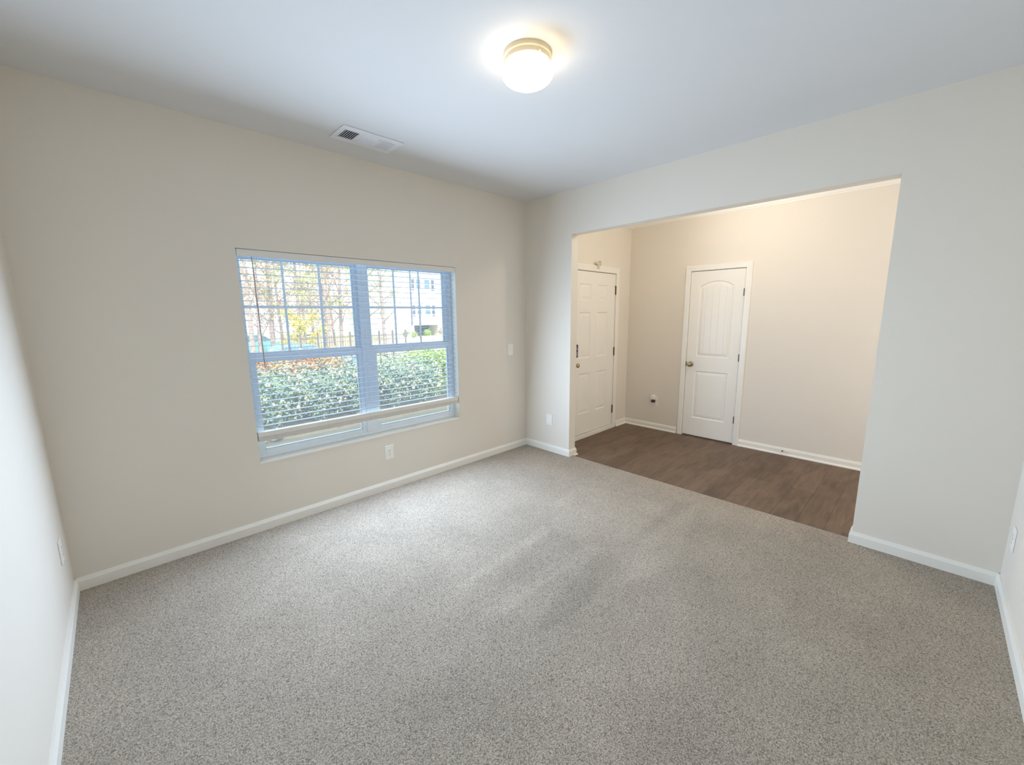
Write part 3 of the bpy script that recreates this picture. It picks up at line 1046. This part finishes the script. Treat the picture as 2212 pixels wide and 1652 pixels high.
tp = {
    'tan': make_tree(TANLEAF, 9.0, 2.2, 3000, .13, .16, 14, .11),
    'green': make_tree(GREENLEAF, 9.0, 2.4, 3400, .14, .22, 14, .12),
    'bare': make_tree(TANLEAF, 9.5, 1.8, 900, .11, .22, 16, .13),
    'yellow': make_tree(YELLOWLEAF, 2.6, .95, 2200, .12, .20, 10, .05),
}
trees = [
    ('bare', 1.55, 20.5, 0, 'slender pink-grey trunk at the left edge of the upper left grid'),
    ('tan', 2.15, 21.5, 1, 'tan-leaved tree behind the tilt wand in the upper left grid'),
    ('bare', 2.90, 22, 2, 'bare pink-grey tree beside the first upright grid bar'),
    ('green', 4.05, 21, 0, 'yellow-green tree filling the middle of the upper left grid'),
    ('tan', 4.45, 26, 3, 'thin tan tree behind the black fence posts, middle of the left grid'),
    ('bare', 5.30, 20.5, 4, 'thick pale trunk in the third column of the left grid'),
    ('tan', 5.95, 23, 5, 'russet tree in the third column of the left grid'),
    ('bare', 6.50, 21.5, 1, 'leaning bare tree just left of the window mullion'),
    ('green', 7.9, 21, 3, 'yellow-tan tree right of the mullion beside the white house'),
    ('bare', 8.35, 20, 5, 'reddish trunk just left of the white house'),
]
far = [('tan', .6, 32, 2), ('tan', 3.5, 33, 4), ('green', 2.0, 30, 5), ('tan', 6.0, 34, 1), ('bare', 8.0, 33, 0), ('tan', 9.6, 31, 3), ('tan', 11.2, 36, 2), ('bare', 4.9, 30, 3), ('tan', 7.2, 29, 5), ('green', -.6, 23, 2), ('tan', -3.2, 25, 1), ('tan', -6.0, 23, 4), ('bare', -8.5, 26, 3), ('tan', -11.5, 24, 0)]
used = set()
allt = [(k_, x, y, rz, lab, None) for k_, x, y, rz, lab in trees]
allt += [(k_, x, y, rz, 'hazy tree in the far woods behind the slender trees', 'far woods') for k_, x, y, rz in far]
allt += [('yellow', 2.42, 15.5, 0, 'golden-yellow small tree beyond the fence in the left grid', None)]
for k_, x, y, rz, lab, grp in allt:
    o = tp[k_] if k_ not in used else copy_tree(tp[k_])
    used.add(k_)
    o.location = (x, y, gz(x, y))
    o.rotation_euler = (0, 0, rz)
    tag(o, lab, 'tree', grp)

# fence
fn = thing('metal_fence', 'dark brown metal picket fence beyond the shrubs', 'fence', (3, 13, gz(3, 13)))
for i in range(9):
    x = .9 + i * .62
    z = gz(x, 13)
    MB().box(x - .03, x + .03, 12.97, 13.03, z - .05, z + 1.92).build('post', FENCEM, fn)
b = MB()
for zz in (.35, 1.70):
    b.box(.9, .9 + 8 * .62, 12.985, 13.015, -1.0 + zz, -1.0 + zz + .035)
b.build('rails', FENCEM, fn)
b = MB()
for i in range(8):
    for j in range(1, 6):
        x = .9 + i * .62 + j * .103
        b.box(x - .007, x + .007, 12.993, 13.007, -.72, .78)
b.build('pickets', FENCEM, fn)


# parked cars
def make_car(name, paint, loc, label, L=4.3, Wd=1.75):
    t = thing(name, label, 'car', loc)
    def P(x, y, z):
        return (loc[0] + x, loc[1] + y, loc[2] + z)
    side = [(-L / 2, .35), (-L / 2, .75), (-L / 2 + .12, .92), (-L * .28, .98), (L * .22, .98), (L / 2 - .1, .84), (L / 2, .70), (L / 2, .35)]
    mb = MB()
    k = len(side)
    for yy in (-Wd / 2, Wd / 2):
        mb.v += [P(x, yy, z) for x, z in side]
    mb.f += [tuple(range(k)), tuple(range(2 * k - 1, k - 1, -1))] + [(i, (i + 1) % k, k + (i + 1) % k, k + i) for i in range(k)]
    mb.build('body', paint, t, bevel=.05)
    gl = [(-L * .33, .97), (-L * .24, 1.36), (L * .06, 1.38), (L * .20, .97)]
    mb = MB()
    k = len(gl)
    for yy, ins in ((-Wd / 2 + .07, 1), (Wd / 2 - .07, -1)):
        mb.v += [P(x, yy + (ins * .16 if z > 1 else 0), z) for x, z in gl]
    mb.f += [tuple(range(k)), tuple(range(2 * k - 1, k - 1, -1))] + [(i, (i + 1) % k, k + (i + 1) % k, k + i) for i in range(k)]
    mb.build('windows', CGLASS, t)
    rf = [(-L * .25, 1.34), (-L * .20, 1.42), (L * .03, 1.43), (L * .07, 1.36)]
    mb = MB()
    for yy in (-Wd / 2 + .20, Wd / 2 - .20):
        mb.v += [P(x, yy, z) for x, z in rf]
    mb.f += [(0, 1, 2, 3), (7, 6, 5, 4), (0, 4, 5, 1), (1, 5, 6, 2), (2, 6, 7, 3), (3, 7, 4, 0)]
    mb.build('roof', paint, t, bevel=.02)
    for sx in (-.30, .30):
        for sy in (-1, 1):
            MB().lathe([(.20, -.10), (.31, -.09), (.32, 0), (.31, .09), (.20, .10)], P(sx * L, sy * (Wd / 2 - .06), .32), 'y', 24).build('wheel', TYRE, t)
    return t


make_car('car', TEAL, (3.15, 27.2, gz(3.15, 27.2)), 'pale teal parked car seen between the trees at the far left')
make_car('car', BLUEC, (2.05, 14.4, gz(2.05, 14.4) + .02), 'blue parked car roof behind the shrubs, below the golden tree', 4.0)

# distant white cottage seen between the trees
fc = thing('cottage', 'tiny distant white cottage above the golden tree', 'house', (12.3, 46, -.4))
MB().box(11.2, 13.4, 46, 50, -.5, 2.7).build('cottage_wall', SIDING, fc)
MB().add([(11.0, 45.8, 2.65), (13.6, 45.8, 2.65), (13.6, 50.2, 2.65), (11.0, 50.2, 2.65), (12.3, 45.8, 3.6), (12.3, 50.2, 3.6)],
         [(0, 1, 4), (2, 3, 5), (0, 4, 5, 3), (1, 2, 5, 4), (0, 3, 2, 1)]).build('cottage_roof', SIDING, fc)
for xx in (11.95, 12.35):
    MB().box(xx, xx + .24, 45.94, 46.0, 1.75, 2.25).build('cottage_window', SHUT, fc)

# white house
hs = thing('house', 'white two-storey house with dark shuttered windows beyond the driveway', 'house', (18, 30, -.4))
HZ = gz(18, 30) - .05
# lower part of the wall stands back behind the porch opening
b = MB()
b.box(16.25, 26, 30, 38, .62, 7.4).box(19.05, 26, 30, 38, HZ, .62).box(16.25, 16.5, 30, 38, HZ, .62).box(16.5, 19.05, 31.6, 38, HZ, .62)
for i in range(34):   # lap siding courses
    z = .62 + i * .2
    b.add([(16.25, 30, z), (26, 30, z), (26, 29.985, z + .004), (16.25, 29.985, z + .004), (26, 30, z + .2), (16.25, 30, z + .2)], [(3, 2, 4, 5), (0, 1, 2, 3)])
b.build('siding_wall', SIDING, hs)
MB().box(13.75, 16.25, 29.97, 38, HZ, 7.4).build('plain_gable_wall', SIDING, hs)
MB().add([(13.3, 29.0, 7.3), (26.5, 29.0, 7.3), (26.5, 38.5, 7.3), (13.3, 38.5, 7.3), (13.3, 33.7, 10.2), (26.5, 33.7, 10.2)],
         [(0, 1, 5, 4), (2, 3, 4, 5), (0, 4, 3), (1, 2, 5), (0, 3, 2, 1)]).build('roof', ROOF, hs)
MB().box(16.5, 19.05, 31.5, 31.6, HZ, .62).build('porch_wall', PORCH, hs)
MB().box(16.25, 19.3, 29.7, 30.0, .62, .74).build('band_board', SIDING, hs)
MB().box(16.2, 16.32, 29.9, 30.02, .62, 7.3).build('corner_strip', SHUT, hs)  # dark strip along the house corner line
for z0, z1 in ((3.98, 4.76), (1.62, 2.44)):
    for x0, x1 in ((16.86, 17.30), (17.72, 18.28), (19.66, 20.2)):
        f = MB().box(x0 - .08, x1 + .08, 29.93, 30.0, z0 - .08, z0).box(x0 - .08, x1 + .08, 29.93, 30.0, z1, z1 + .08)
        f.box(x0 - .08, x0, 29.93, 30.0, z0, z1).box(x1, x1 + .08, 29.93, 30.0, z0, z1).box(x0, x1, 29.94, 30.0, (z0 + z1) / 2 - .04, (z0 + z1) / 2 + .04)
        fo = f.build('house_window', SIDING, hs)
        MB().box(x0, x1, 29.965, 29.985, z0, z1).build('pane', HGLASS, fo)
    for x0, x1 in ((16.40, 16.66), (18.50, 18.78), (20.4, 20.68)):
        b = MB().box(x0, x1, 29.94, 29.985, z0, (z0 + z1) / 2 - .04).box(x0, x1, 29.94, 29.985, (z0 + z1) / 2 + .04, z1)
        b.box(x0, x1, 29.95, 29.985, z0 - .20, z0 - .10)
        b.build('shutter', SHUT, hs)

for i, (x, y, r, mt, lab) in enumerate([
    (15.0, 28.9, .42, SHRUBG, 'grey-green round bush at the corner of the white house'),
    (17.15, 28.9, .42, SHRUBY, 'bright green bush under the house porch'),
    (18.6, 28.8, .62, TANLEAF, 'pale tan bush at the right end of the house porch'),
    (15.0, 27.6, .35, GREENLEAF, 'low yellow-green bush on the bank before the white house'),
]):
    t = thing('house_bush', lab, 'bush', (x, y, gz(x, y)))
    z = gz(x, y)
    leaf_cloud(MB(), (x, y, z + r * .8), (r, r * .8, r * .85), 500, .11, .3).build('foliage', mt, t, recalc=False)
    MB().tube([(x, y, z - .05), (x, y, z + r * .7)], [.04, .02], 6).build('stem', BARK, t)
